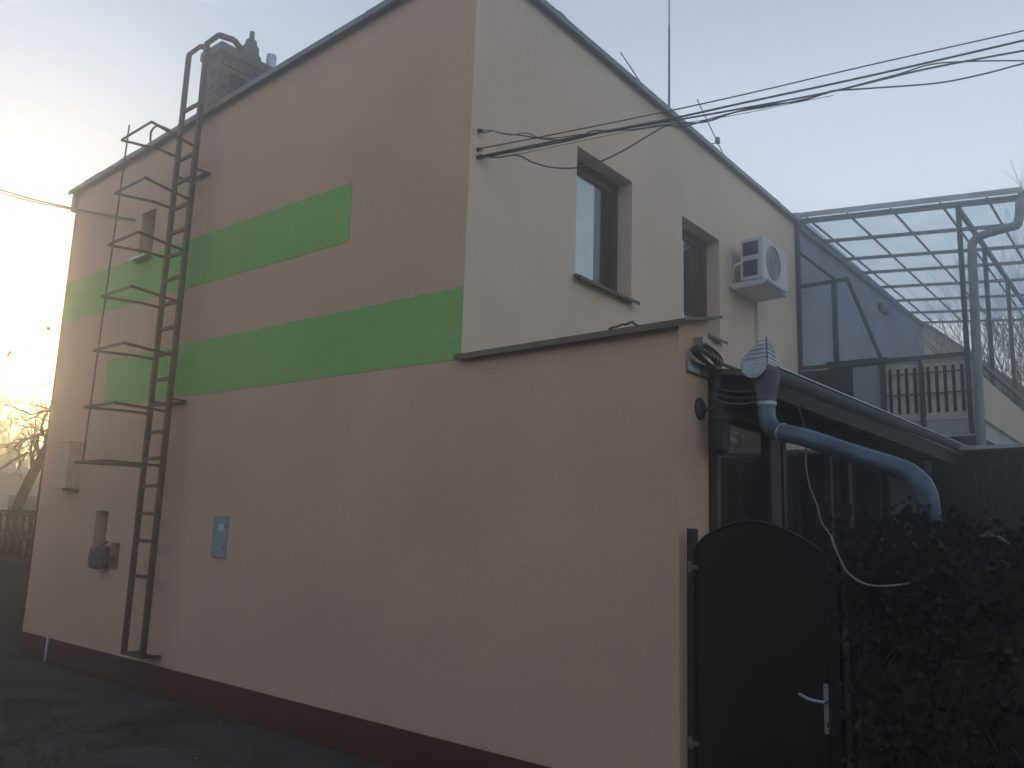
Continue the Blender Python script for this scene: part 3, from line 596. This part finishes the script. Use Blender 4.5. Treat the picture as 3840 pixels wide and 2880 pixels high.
def ivy():
    rnd = random.Random(21); iv = thing('ivy', 'dark ivy covering the top and face of the stone wall', 'ivy', (3.8, -.05, 0))
    mb = MB(); st = MB()
    ends = []
    for k in range(130):
        x = rnd.uniform(2.6, 5.8); p = Vector((x, -.06, rnd.uniform(.0, .9))); pts = [p.copy()]; d = Vector((rnd.uniform(-.4, .4), 0, 1))
        for i in range(rnd.randint(8, 16)):
            d.x += rnd.uniform(-.35, .35); d.normalize(); p = p + d * .11; p.x = max(p.x, 2.68); q = p.copy(); q.y = -.06 - .04 * rnd.random() - (.10 if p.z > 1.5 else 0) * rnd.random()
            if q.z > 1.78 - .05 * rnd.random(): break
            pts.append(q)
        if len(pts) > 2: st.tube(pts, [.005 - .003 * i / len(pts) for i in range(len(pts))], 4)
        ends += pts
    def leafat(c, s):
        a = rnd.uniform(0, 6.28); u = Vector((math.cos(a), rnd.uniform(-.5, .5), math.sin(a))).normalized(); n = Vector((rnd.uniform(-.5, .5), -1, rnd.uniform(-.2, .7))).normalized()
        w = u.cross(n).normalized(); u = n.cross(w)
        pts = [(0, 0), (.5, .25), (.42, .55), (.75, .85), (.28, 1.0), (0, 1.35), (-.28, 1.0), (-.75, .85), (-.42, .55), (-.5, .25)]
        vs = [c + (w * x + u * (y - .6)) * s - n * (abs(x) * .15 * s) for x, y in pts]
        mb.add(vs, [tuple(range(10))])
    for p in ends:
        dens = 5 if p.z > 1.3 else 2
        if p.x > 2.95 and p.z < 1.15 and rnd.random() < .75: dens = 0
        for j in range(dens):
            leafat(p + Vector((rnd.gauss(0, .06), -abs(rnd.gauss(0, .03)), rnd.gauss(0, .05))), rnd.uniform(.013, .034))
    for k in range(2600):      # bushy head over the top
        x = rnd.uniform(2.72, 5.9); zz = 1.56 + .10 * math.sin(x * 2.6) + .05 * math.sin(x * 7) + rnd.gauss(0, .06)
        leafat(Vector((x, rnd.uniform(-.16, .34), min(zz, 1.80))), rnd.uniform(.012, .034))
    for k in range(700):
        leafat(Vector((rnd.uniform(2.72, 3.3), rnd.uniform(-.16, -.07), rnd.uniform(.3, 1.6))), rnd.uniform(.014, .034))
    live = mb; mb = MB()
    for k in range(260): leafat(Vector((rnd.uniform(2.7, 5.6), rnd.uniform(-.17, -.07), rnd.uniform(.1, 1.7))), rnd.uniform(.014, .03))
    mb.build('dead_leaves', 'deadleaf', iv)
    for k in range(90):
        p = Vector((rnd.uniform(2.7, 5.6), rnd.uniform(-.15, -.05), rnd.uniform(.5, 1.75))); a = rnd.uniform(-.6, 1.2); l = rnd.uniform(.12, .4)
        st.tube(spl([p, p + Vector((l * .5, rnd.uniform(-.05, .02), l * .5 * a + .05)), p + Vector((l, rnd.uniform(-.06, .02), l * a))], 3), .0022, 3)
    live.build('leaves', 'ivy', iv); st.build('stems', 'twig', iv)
ivy()

# ------------------------------------------------------------------ terrace with railing
ter = thing('terrace', 'raised concrete terrace with a slatted railing beyond the veranda', 'terrace', (1., 8., 0))
TY, TZ, TX = 6.84, 3.12, 2.06
MB().box(.002, TX + .06, 6.92, 14.4, TZ - .22, TZ).build('slab', 'slab', ter)
mb = MB()
for y in (8.5, 11., 13.8): mb.box(1.85, 2.0, y, y + .2, 0, TZ - .22)
mb.build('pier', 'conc', ter)
fr = .045
for args in (((.03, TY, TZ - .2), (.03, TY, 5.98), .055), ((.51, TY, 3.93), (.51, TY, 5.05), .06), ((1.075, TY, TZ - .2), (1.075, TY, 3.9), .05), ((1.53, TY, TZ - .2), (1.53, TY, 3.9), .045), ((TX, TY, TZ - .2), (TX, TY, 5.80), .055)):
    MB().bar(args[0], args[1], args[2]).build('post', 'dsteel', ter)
MB().bar((.05, TY, 3.90), (TX, TY, 3.90), .05, .05).build('handrail', 'dsteel', ter)
MB().bar((TX, TY, 3.92), (TX, 14.2, 4.02), .05, .05).build('handrail', 'dsteel', ter)
MB().bar((.05, TY, 5.06), (.70, TY, 5.07), .045).build('frame_bar', 'dsteel', ter)
MB().bar((.05, TY, 5.56), (.52, TY, 5.09), .04).build('brace', 'dsteel', ter)
MB().bar((.69, TY, 5.06), (1.07, TY, 3.93), .045).build('brace', 'dsteel', ter)
def picket(x0, x1, n, z0=3.20, z1=3.87):
    mb = MB(); w = (x1 - x0) / n; y = TY + .03
    mb.box(x0, x1, y, y + .018, z0 - .06, z0); mb.box(x0, x1, y, y + .018, z1 - .045, z1)
    for i in range(n + 1):
        cx = x0 + w * i; a = max(cx - w * .27, x0); b = min(cx + w * .27, x1); mb.box(a, b, y + .001, y + .017, z0, z1 - .045)
        if i < n:     # rounded heads of the slots
            for s_ in (-1, 1):
                c = cx + w / 2; pts = [(c + s_ * w * .235, y + .002, z1 - .045)] + [(c + s_ * w * .235 * math.cos(t * math.pi / 12), y + .002, z1 - .045 - w * .30 + w * .30 * math.sin(t * math.pi / 12)) for t in range(7)]
                mb.poly(pts, (0, .014, 0))
    return mb
MB().box(1.11, 2.03, TY + .10, TY + .115, 3.16, 3.80).build('shade_board', 'ver', ter)  # dark board added to imitate the canopy's shade in the gaps between slats
picket(1.11, 1.50, 4).build('picket_panel', 'picket', ter); picket(1.56, 2.03, 5).build('picket_panel', 'picket', ter)
MB().bar((1.10, TY - .005, 3.70), (2.05, TY - .005, 3.70), .012, .016).build('thin_rail', 'dsteel', ter)
MB().bar((1.10, TY - .005, 3.44), (2.05, TY - .005, 3.44), .012, .016).build('thin_rail', 'dsteel', ter)
MB().box(.06, .70, TY + .02, TY + .04, TZ - .0, 3.86).build('privacy_sheet', 'ver', ter, label='dark sheet filling the left bay of the railing')
MB().box(.705, 1.05, TY + .02, TY + .04, TZ - .0, 3.86).build('privacy_sheet', 'bluegrey', ter, label='grey sheet beside the white slats')
MB().box(TX + .0, TX + .10, 7.1, 14.3, TZ, 3.66).build('side_parapet', 'beigewall', ter)
for y in (8.85, 10.95, 13.1): MB().bar((TX - .03, y, TZ), (TX - .03, y, 5.80 + .025 * (y - TY)), .055).build('post', 'dsteel', ter)
tb = thing('garden_table', 'dark low table standing on the terrace behind the railing', 'table', (.55, 7.5, TZ))
MB().box(.25, 1.05, 7.2, 7.7, 3.98, 4.03).build('tabletop', 'ver', tb)
for x_ in (.3, 1.0):
    for y_ in (7.25, 7.65): MB().bar((x_, y_, TZ), (x_, y_, 3.98), .04).build('leg', 'ver', tb)
# lower shed roof under the terrace at the right
sh = thing('shed', 'low dark shed with a pale sheet roof under the terrace edge', 'shed', (3.2, 6., 0))
MB().poly([(2.14, 5.55, 2.60), (5.2, 5.55, 2.66), (5.2, 5.55, 2.70), (2.14, 5.55, 2.64)], (0, 4.5, .36)).build('roof', 'slab', sh)
MB().box(1.78, 5.2, 5.95, 6.0, 0, 2.62).build('wall', 'ver', sh)
mb = MB()
for k in range(20): mb.box(2.2 + .15 * k, 2.2 + .15 * k + .015, 5.935, 5.95, 0, 2.6)
mb.build('batten', 'verf', sh)
# ------------------------------------------------------------------ canopy
can = thing('canopy', 'terrace canopy of translucent sheets on a grey steel grid', 'canopy', (1.3, 10., 5.9))
def cz(x, y): return 6.02 - .10 * x + .022 * (y - TY)
CX, CY = 2.72, 14.4
mb = MB(); n = 110
for i in range(n + 1):
    x = -.02 + (CX + .02) * i / n
    for y in (TY - .12, 8.9, 11., CY): mb.v.append((x, y, cz(x, y) + .075 + .008 * math.sin(i * 1.9)))
mb.f = [(4 * i + k, 4 * i + 4 + k, 4 * i + 5 + k, 4 * i + 1 + k) for i in range(n) for k in range(3)]
mb.build('roof_sheet', 'sheet', can, smooth=True)
for i, y in enumerate((TY, 7.89, 8.97, 9.90, 11.0, 12.15, 13.3, CY - .05)):
    MB().bar((.0, y, cz(0, y)), (CX - (.1 if i in (1, 2) else 0), y, cz(CX, y)), .038, .07 if i == 0 else .045).build('rafter', 'csteel', can)
for x in (.17, .72, 1.27, 1.86, 2.38): MB().bar((x, TY, cz(x, TY) + .045), (x, CY, cz(x, CY) + .045), .024, .024).build('purlin', 'csteel', can)
MB().bar((TX - .0, TY - .02, cz(TX, TY) - .055), (TX, CY, cz(TX, CY) - .055), .05, .06).build('beam', 'csteel', can)
MB().bar((.02, TY, cz(0, TY) - .04), (.02, CY, cz(0, CY) - .04), .04, .07).build('beam', 'csteel', can)
MB().bar((CX + .05, TY - .12, cz(CX, TY) - .00), (CX + .05, CY, cz(CX, CY) + .0), .11, .10).build('gutter', 'csteel', can)
MB().bar((.0, TY - .125, cz(0, TY) + .05), (CX + .05, TY - .125, cz(CX, TY) + .05), .012, .07).build('edge_trim', 'slab', can)
MB().tube(spl([(2.74, 6.72, 5.68), (2.70, 6.72, 5.40), (2.60, 6.72, 5.36), (2.32, 6.72, 5.32), (2.22, 6.72, 5.25), (2.20, 6.72, 5.12), (2.19, 6.72, 4.5), (2.18, 6.72, 3.8), (2.17, 6.72, 3.0), (2.17, 6.72, 2.7)], 5), .052, 14).build('downpipe', 'csteel', can, smooth=True)

# grey rendered wall along the terrace
nw = thing('neighbouring_house', 'grey rendered part of the house along the back of the terrace', 'house', (-1.5, 10., 0))
mb = MB().box(-3.2, -.01, 6.88, 14.5, 0, 6.10).build('wall', 'greywall', nw)
MB().box(-3.3, .02, 6.86, 14.6, 6.10, 6.17).build('roof', 'flash', nw)
MB().box(-.008, .06, 11.0, 11.5, 5.70, 5.82).build('lamp_bracket', 'acdark', nw)
# beige gabled house further back
gh = thing('gabled_house', 'pale beige house with a sloping roof behind the far end of the terrace', 'house', (-1., 19., 0))
MB().poly([(-8, 18, 0), (1.6, 18, 0), (1.6, 18, 4.9), (-.5, 18, 6.85), (-4.0, 18, 9.4), (-8, 18, 6.4)], (0, 7, 0)).build('wall', 'beigewall', gh)
MB().poly([(-4.05, 17.8, 9.45), (-.5, 17.8, 6.92), (1.85, 17.8, 4.78), (1.85, 17.8, 4.66), (-.5, 17.8, 6.80), (-4.05, 17.8, 9.33)], (0, 7.4, 0)).poly([(-4.05, 17.8, 9.45), (-8.2, 17.8, 6.3), (-8.2, 17.8, 6.2), (-4.05, 17.8, 9.33)], (0, 7.4, 0)).build('roof', 'tile', gh)

# ------------------------------------------------------------------ trees
def tree(name, label, loc, H, seed, r0=.09, levels=4, spread=.55, leaves=0, mats=('bark', 'twig', 'leaf'), group=None, n1=7, lean=(0, 0), upb=.25, cat='tree', trunkfrac=.4, leafsz=.05, rtip=.004):
    rnd = random.Random(seed); root = thing(name, label, cat, loc, group); L0 = Vector(loc); tr = MB(); tw = MB(); tips = []
    def grow(p, d, length, r, lv):
        n = 5; pts = [p.copy()]; rs = [r]; q = p.copy(); dd = d.copy()
        for i in range(n):
            dd = (dd + Vector((rnd.gauss(0, .16), rnd.gauss(0, .16), rnd.gauss(0, .10) + upb * .12))).normalized(); q = q + dd * (length / n); pts.append(q.copy()); rs.append(r * (1 - .6 * (i + 1) / n))
        (tr if lv == 0 else tw).tube(pts, rs, 7 if lv == 0 else (5 if lv == 1 else 3), lv < 2)
        if lv >= levels: tips.append((pts[-1], dd)); tips.append((pts[3], dd)); return
        k = n1 if lv == 0 else rnd.randint(4, 6)
        for j in range(k):
            t = (trunkfrac + (1 - trunkfrac) * (j + .7) / k) if lv == 0 else rnd.uniform(.25, 1.0)
            i = min(int(t * n), n - 1); f_ = t * n - i; b = pts[i].lerp(pts[i + 1], min(f_, 1)); a = rnd.uniform(0, 6.28)
            side = Vector((math.cos(a), math.sin(a), 0)); base = dd if lv else Vector((0, 0, 1))
            nd = (base * (1 - spread) + side * spread + Vector((0, 0, upb))).normalized()
            grow(b, nd, length * rnd.uniform(.5, .72), max(rs[i] * .55, rtip), lv + 1)
        if lv: tips.append((pts[-1], dd))
    grow(L0.copy(), Vector((lean[0], lean[1], 1)).normalized(), H * .62, r0, 0)
    tr.build('trunk', mats[0], root, smooth=True); tw.build('branches', mats[1], root)
    if leaves:
        lf = MB()
        for _ in range(leaves):
            p, d = rnd.choice(tips); c = p + Vector((rnd.gauss(0, .06), rnd.gauss(0, .06), rnd.gauss(-.02, .06))); s = leafsz * rnd.uniform(.6, 1.3)
            u = Vector((rnd.gauss(0, 1), rnd.gauss(0, 1), rnd.gauss(0, 1))).normalized(); w = u.orthogonal().normalized()
            lf.add([c - u * s, c + w * s * .6, c + u * s, c - w * s * .6], [(0, 1, 2, 3)])
        lf.build('leaves', mats[2], root)
    return root
tree('bare_tree', 'bare vase-shaped tree behind the right end of the terrace', (1.75, 17.1, 0), 8.4, 7, r0=.13, levels=4, spread=.46, upb=.45, n1=13, trunkfrac=.3, rtip=.007)
tree('bare_tree', 'bare bushy tree filling the gap at the far right under the canopy', (3.0, 18.6, 0), 5.6, 17, r0=.13, levels=4, spread=.5, upb=.4, n1=12, trunkfrac=.3, rtip=.007)
tree('autumn_tree', 'tree with dry orange leaves, seen only as a reflection in the veranda glass', (12., 23.6, 0), 7.6, 9, r0=.14, levels=3, spread=.6, leaves=6000, leafsz=.13, upb=.3, mats=('bark', 'twig', 'oleaf'))
# left background
tree('twiggy_tree', 'near bare twigs with a few dry leaves reaching in at the left edge', (-9.8, -1.5, 0), 4.6, 23, r0=.09, levels=4, spread=.62, leaves=45, leafsz=.07, n1=9, upb=.2)
BG = [((-33, 6.5), 6.4, 31), ((-36, 9.3), 7.2, 32), ((-30, 11.2), 5.8, 33), ((-41, 12.5), 7.6, 34), ((-28, 7.8), 5.0, 35), ((-44, 8.5), 7.2, 36)]
LB = ['low bare tree, nearest of the far row under the glow', 'tall bare tree standing in the middle of the far row', 'bare tree of the far row closest to the house wall', 'tallest and most distant bare tree near the house wall', 'small bare tree in front of the far row', 'distant bare tree at the far left of the row']
for i, ((x, y), h, sd_) in enumerate(BG):
    tree('background_tree', LB[i], (x, y, 0), h, sd_, r0=.16, levels=3, spread=.5, group='bare trees in the left distance', n1=9, rtip=.02, trunkfrac=.2)
# leaning trunk
lt = thing('leaning_tree', 'thick bare trunk leaning against the light beside the far house corner', 'tree', (-9.3, .7, 0))
MB().tube(spl([(-9.30, .7, 0), (-9.28, .7, .9), (-9.33, .7, 1.45), (-9.24, .7, 1.70), (-8.97, .7, 2.05), (-8.55, .7, 2.47), (-8.2, .72, 2.80), (-7.7, .8, 3.1)], 4), [.10 - .0018 * i for i in range(29)], 10).build('trunk', 'bark', lt, smooth=True)
def twist():
    rnd = random.Random(77); mb = MB()
    st = [((-8.62, .7, 2.42), (-1, 0, .30), .034), ((-8.50, .7, 2.52), (-1, 0, .55), .03), ((-8.80, .7, 2.25), (-1, .1, .22), .04), ((-8.4, .7, 2.62), (-.8, .1, 1), .03), ((-8.3, .72, 2.7), (-.2, .1, 1), .03)]
    def g(p, d, r, n, lv):
        p = Vector(p); d = Vector(d).normalized(); pts = [p.copy()]; rs = [r]
        for i in range(n):
            d = (d + Vector((rnd.gauss(-.08, .35), rnd.gauss(0, .25), rnd.gauss(.0, .38)))).normalized(); p = p + d * .095; pts.append(p.copy()); rs.append(r * (1 - .8 * (i + 1) / n))
            if lv < 2 and rnd.random() < .6: g(p, d + Vector((rnd.uniform(-.8, .8), 0, rnd.uniform(-.5, 1))), r * .45, max(3, n - 3), lv + 1)
        mb.tube(pts, rs, 5)
    for p, d, r in st: g(p, d, r, 9, 0)
    mb.build('branches', 'twig', lt)
twist()
MB_corner = MB().tube([(-6.83, .05, 0), (-6.83, .05, 2.2), (-6.80, .05, 2.45), (-6.80, .05, 5.4)], .05, 10).build('rainwater_pipe', 'iron', smooth=True)
tag(MB_corner, 'dark rainwater pipe running down the far corner of the beige wall', 'pipe')
# scroll fence
fc = thing('scroll_fence', 'rusty iron fence with round scrollwork joining the far house corner', 'fence', (-9.2, .12, 0))
mb = MB(); FY = .12
mb.box(-12.2, -6.90, FY, FY + .008, .05, 1.00)
mb.build('sheet_panel', 'fence', fc)
mb = MB()
for z_ in (1.03, 1.62): mb.bar((-12.2, FY, z_), (-6.88, FY, z_), .03)
mb.build('frame_rail', 'fence', fc)
for x in (-6.90, -8.6, -10.4, -12.2): MB().bar((x, FY, 0), (x, FY, 1.72), .05).build('post', 'fence', fc)
mb = MB()
k = 0; x = -7.12
while x > -12.1:
    for zc, rr_ in ((1.18, .13), (1.46, .13)):
        mb.tube([(x + rr_ * .75 * math.cos(t * math.pi / 9), FY, zc + rr_ * math.sin(t * math.pi / 9)) for t in range(19)], .011, 5, False)
    mb.tube([(x + .11, FY, 1.03), (x + .11, FY, 1.62)], .011, 5); mb.tube([(x - .09, FY, 1.18), (x - .02, FY, 1.32), (x - .09, FY, 1.46)], .010, 5)
    x -= .24
mb.build('scrollwork', 'fence', fc)
# thicket behind the fence: uncountable twigs
def thicket():
    rnd = random.Random(5); mb = MB()
    for _ in range(1400):
        x = rnd.uniform(-15, -7.2); y = rnd.uniform(.4, 2.6); h = rnd.uniform(.5, 1.6); p = Vector((x, y, 0)); pts = [p]
        for i in range(4): p = p + Vector((rnd.gauss(0, .09), rnd.gauss(0, .09), h / 4)); pts.append(p)
        mb.tube(pts, [.008, .007, .006, .004, .002], 3, False)
        for i in range(6):
            q = pts[rnd.randint(1, 4)] + Vector((rnd.gauss(0, .05), rnd.gauss(0, .05), rnd.gauss(0, .05))); s = .03
            mb.add([q, q + Vector((s, 0, s)), q + Vector((0, s * .5, 2 * s)), q + Vector((-s, 0, s))], [(0, 1, 2, 3)])
    o = mb.build('undergrowth', 'hedge'); tag(o, 'tangled brown undergrowth behind the scroll fence', 'undergrowth', kind='stuff')
thicket()
# pale low building and its roof further left
pb = thing('low_building', 'low pale outbuilding with a flat grey roof, beyond the fence on the left', 'outbuilding', (-22, 8, 0))
MB().box(-27, -19.5, 3.5, 9.5, 0, 2.55).build('wall', 'pale', pb)
MB().poly([(-27.3, 3.2, 2.55), (-19.2, 3.2, 2.55), (-19.2, 3.2, 2.70), (-27.3, 3.2, 3.05)], (0, 6.6, 0)).build('roof', 'greyp', pb)
for y in (4.3, 6.6): MB().box(-19.5, -19.45, y, y + .9, 1.0, 2.0).build('window', 'acdark', pb)
# distant wood band so that the horizon closes
def wood():
    rnd = random.Random(15); mb = MB()
    for _ in range(2600):
        a = rnd.uniform(-2.2, 1.2); R = rnd.uniform(52, 66); x = 3 + R * math.sin(a); y = -4 + R * math.cos(a); h = rnd.uniform(3, 6.5); p = Vector((x, y, 0)); pts = [p]
        for i in range(4): p = p + Vector((rnd.gauss(0, .3), rnd.gauss(0, .3), h / 4)); pts.append(p)
        mb.tube(pts, [.12, .10, .08, .05, .02], 3, False)
        for i in range(14):
            q = pts[rnd.randint(1, 4)]; e = q + Vector((rnd.gauss(0, .9), rnd.gauss(0, .9), rnd.uniform(.2, 1.5))); mb.tube([q, e], [.05, .01], 3, False)
    o = mb.build('distant_wood', 'hedge'); tag(o, 'hazy bare wood along the horizon', 'wood', kind='stuff')
wood()
# weeds along the plinth
def weeds():
    rnd = random.Random(3); mb = MB()
    for _ in range(1500):
        c = rnd.gauss(-5.0, 1.8) if rnd.random() < .6 else rnd.uniform(-6.7, 1.5); x = c + rnd.gauss(0, .03); y = -abs(rnd.gauss(0, .05)) - .03
        if x < -6.7 or x > 1.5: continue
        h = rnd.uniform(.02, .07); dx = rnd.gauss(0, .02); dy = rnd.gauss(-.01, .02)
        mb.add([(x - .003, y, 0), (x + .003, y, 0), (x + dx, y + dy, h)], [(0, 1, 2)])
    o = mb.build('weeds', 'grass'); tag(o, 'short weeds growing along the foot of the red plinth', 'weeds', kind='stuff')
    rnd = random.Random(6); mb = MB()
    for _ in range(420):
        x = rnd.uniform(-10, 2); y = rnd.uniform(-3.5, -.1); s = rnd.uniform(.008, .022); a = rnd.uniform(0, 6.28); u = Vector((math.cos(a), math.sin(a), rnd.uniform(-.2, .3))) * s; w = Vector((-math.sin(a), math.cos(a), rnd.uniform(-.2, .4))) * s * .6; c = Vector((x, y, .028))
        mb.add([c - u, c + w, c + u, c - w], [(0, 1, 2, 3)])
    o = mb.build('leaf_litter', 'leaf'); tag(o, 'scattered dry leaves and grit lying on the asphalt', 'leaf litter', kind='stuff')
weeds()

# unseen house added across the street, behind the camera, to shade the lower walls
oh = thing('unseen_shade_house', 'unseen plain dark house added behind the viewpoint to shade the lower walls', 'house', (1, -14, 0))
MB().box(-9, 11, -17, -10.5, 0, 3.6).build('wall', 'tile', oh)
MB().poly([(-9.4, -17.4, 3.6), (-9.4, -10.1, 3.6), (-9.4, -13.7, 5.6)], (20.8, 0, 0)).build('roof', 'roof', oh)
for x in (-6, -2, 2, 6): MB().box(x, x + 1.2, -10.49, -10.46, 1.2, 2.6).build('window', 'acdark', oh)
# ------------------------------------------------------------------ haze volume, added to imitate lens glare
hm = bpy.data.materials.new('glare_haze'); hm.use_nodes = True; t = hm.node_tree; t.nodes.remove(t.nodes['Principled BSDF'])
pv = t.nodes.new('ShaderNodeVolumePrincipled'); pv.inputs['Color'].default_value = (.97, .98, 1, 1); pv.inputs['Density'].default_value = .028; pv.inputs['Anisotropy'].default_value = .90
t.links.new(pv.outputs[0], t.nodes['Material Output'].inputs['Volume']); M['haze'] = hm
hz_ = MB().box(-80, 80, -70, 80, -1.05, 10.5).build('haze', 'haze'); tag(hz_, 'haze volume added around the house to imitate veiling lens glare', 'haze', kind='stuff')
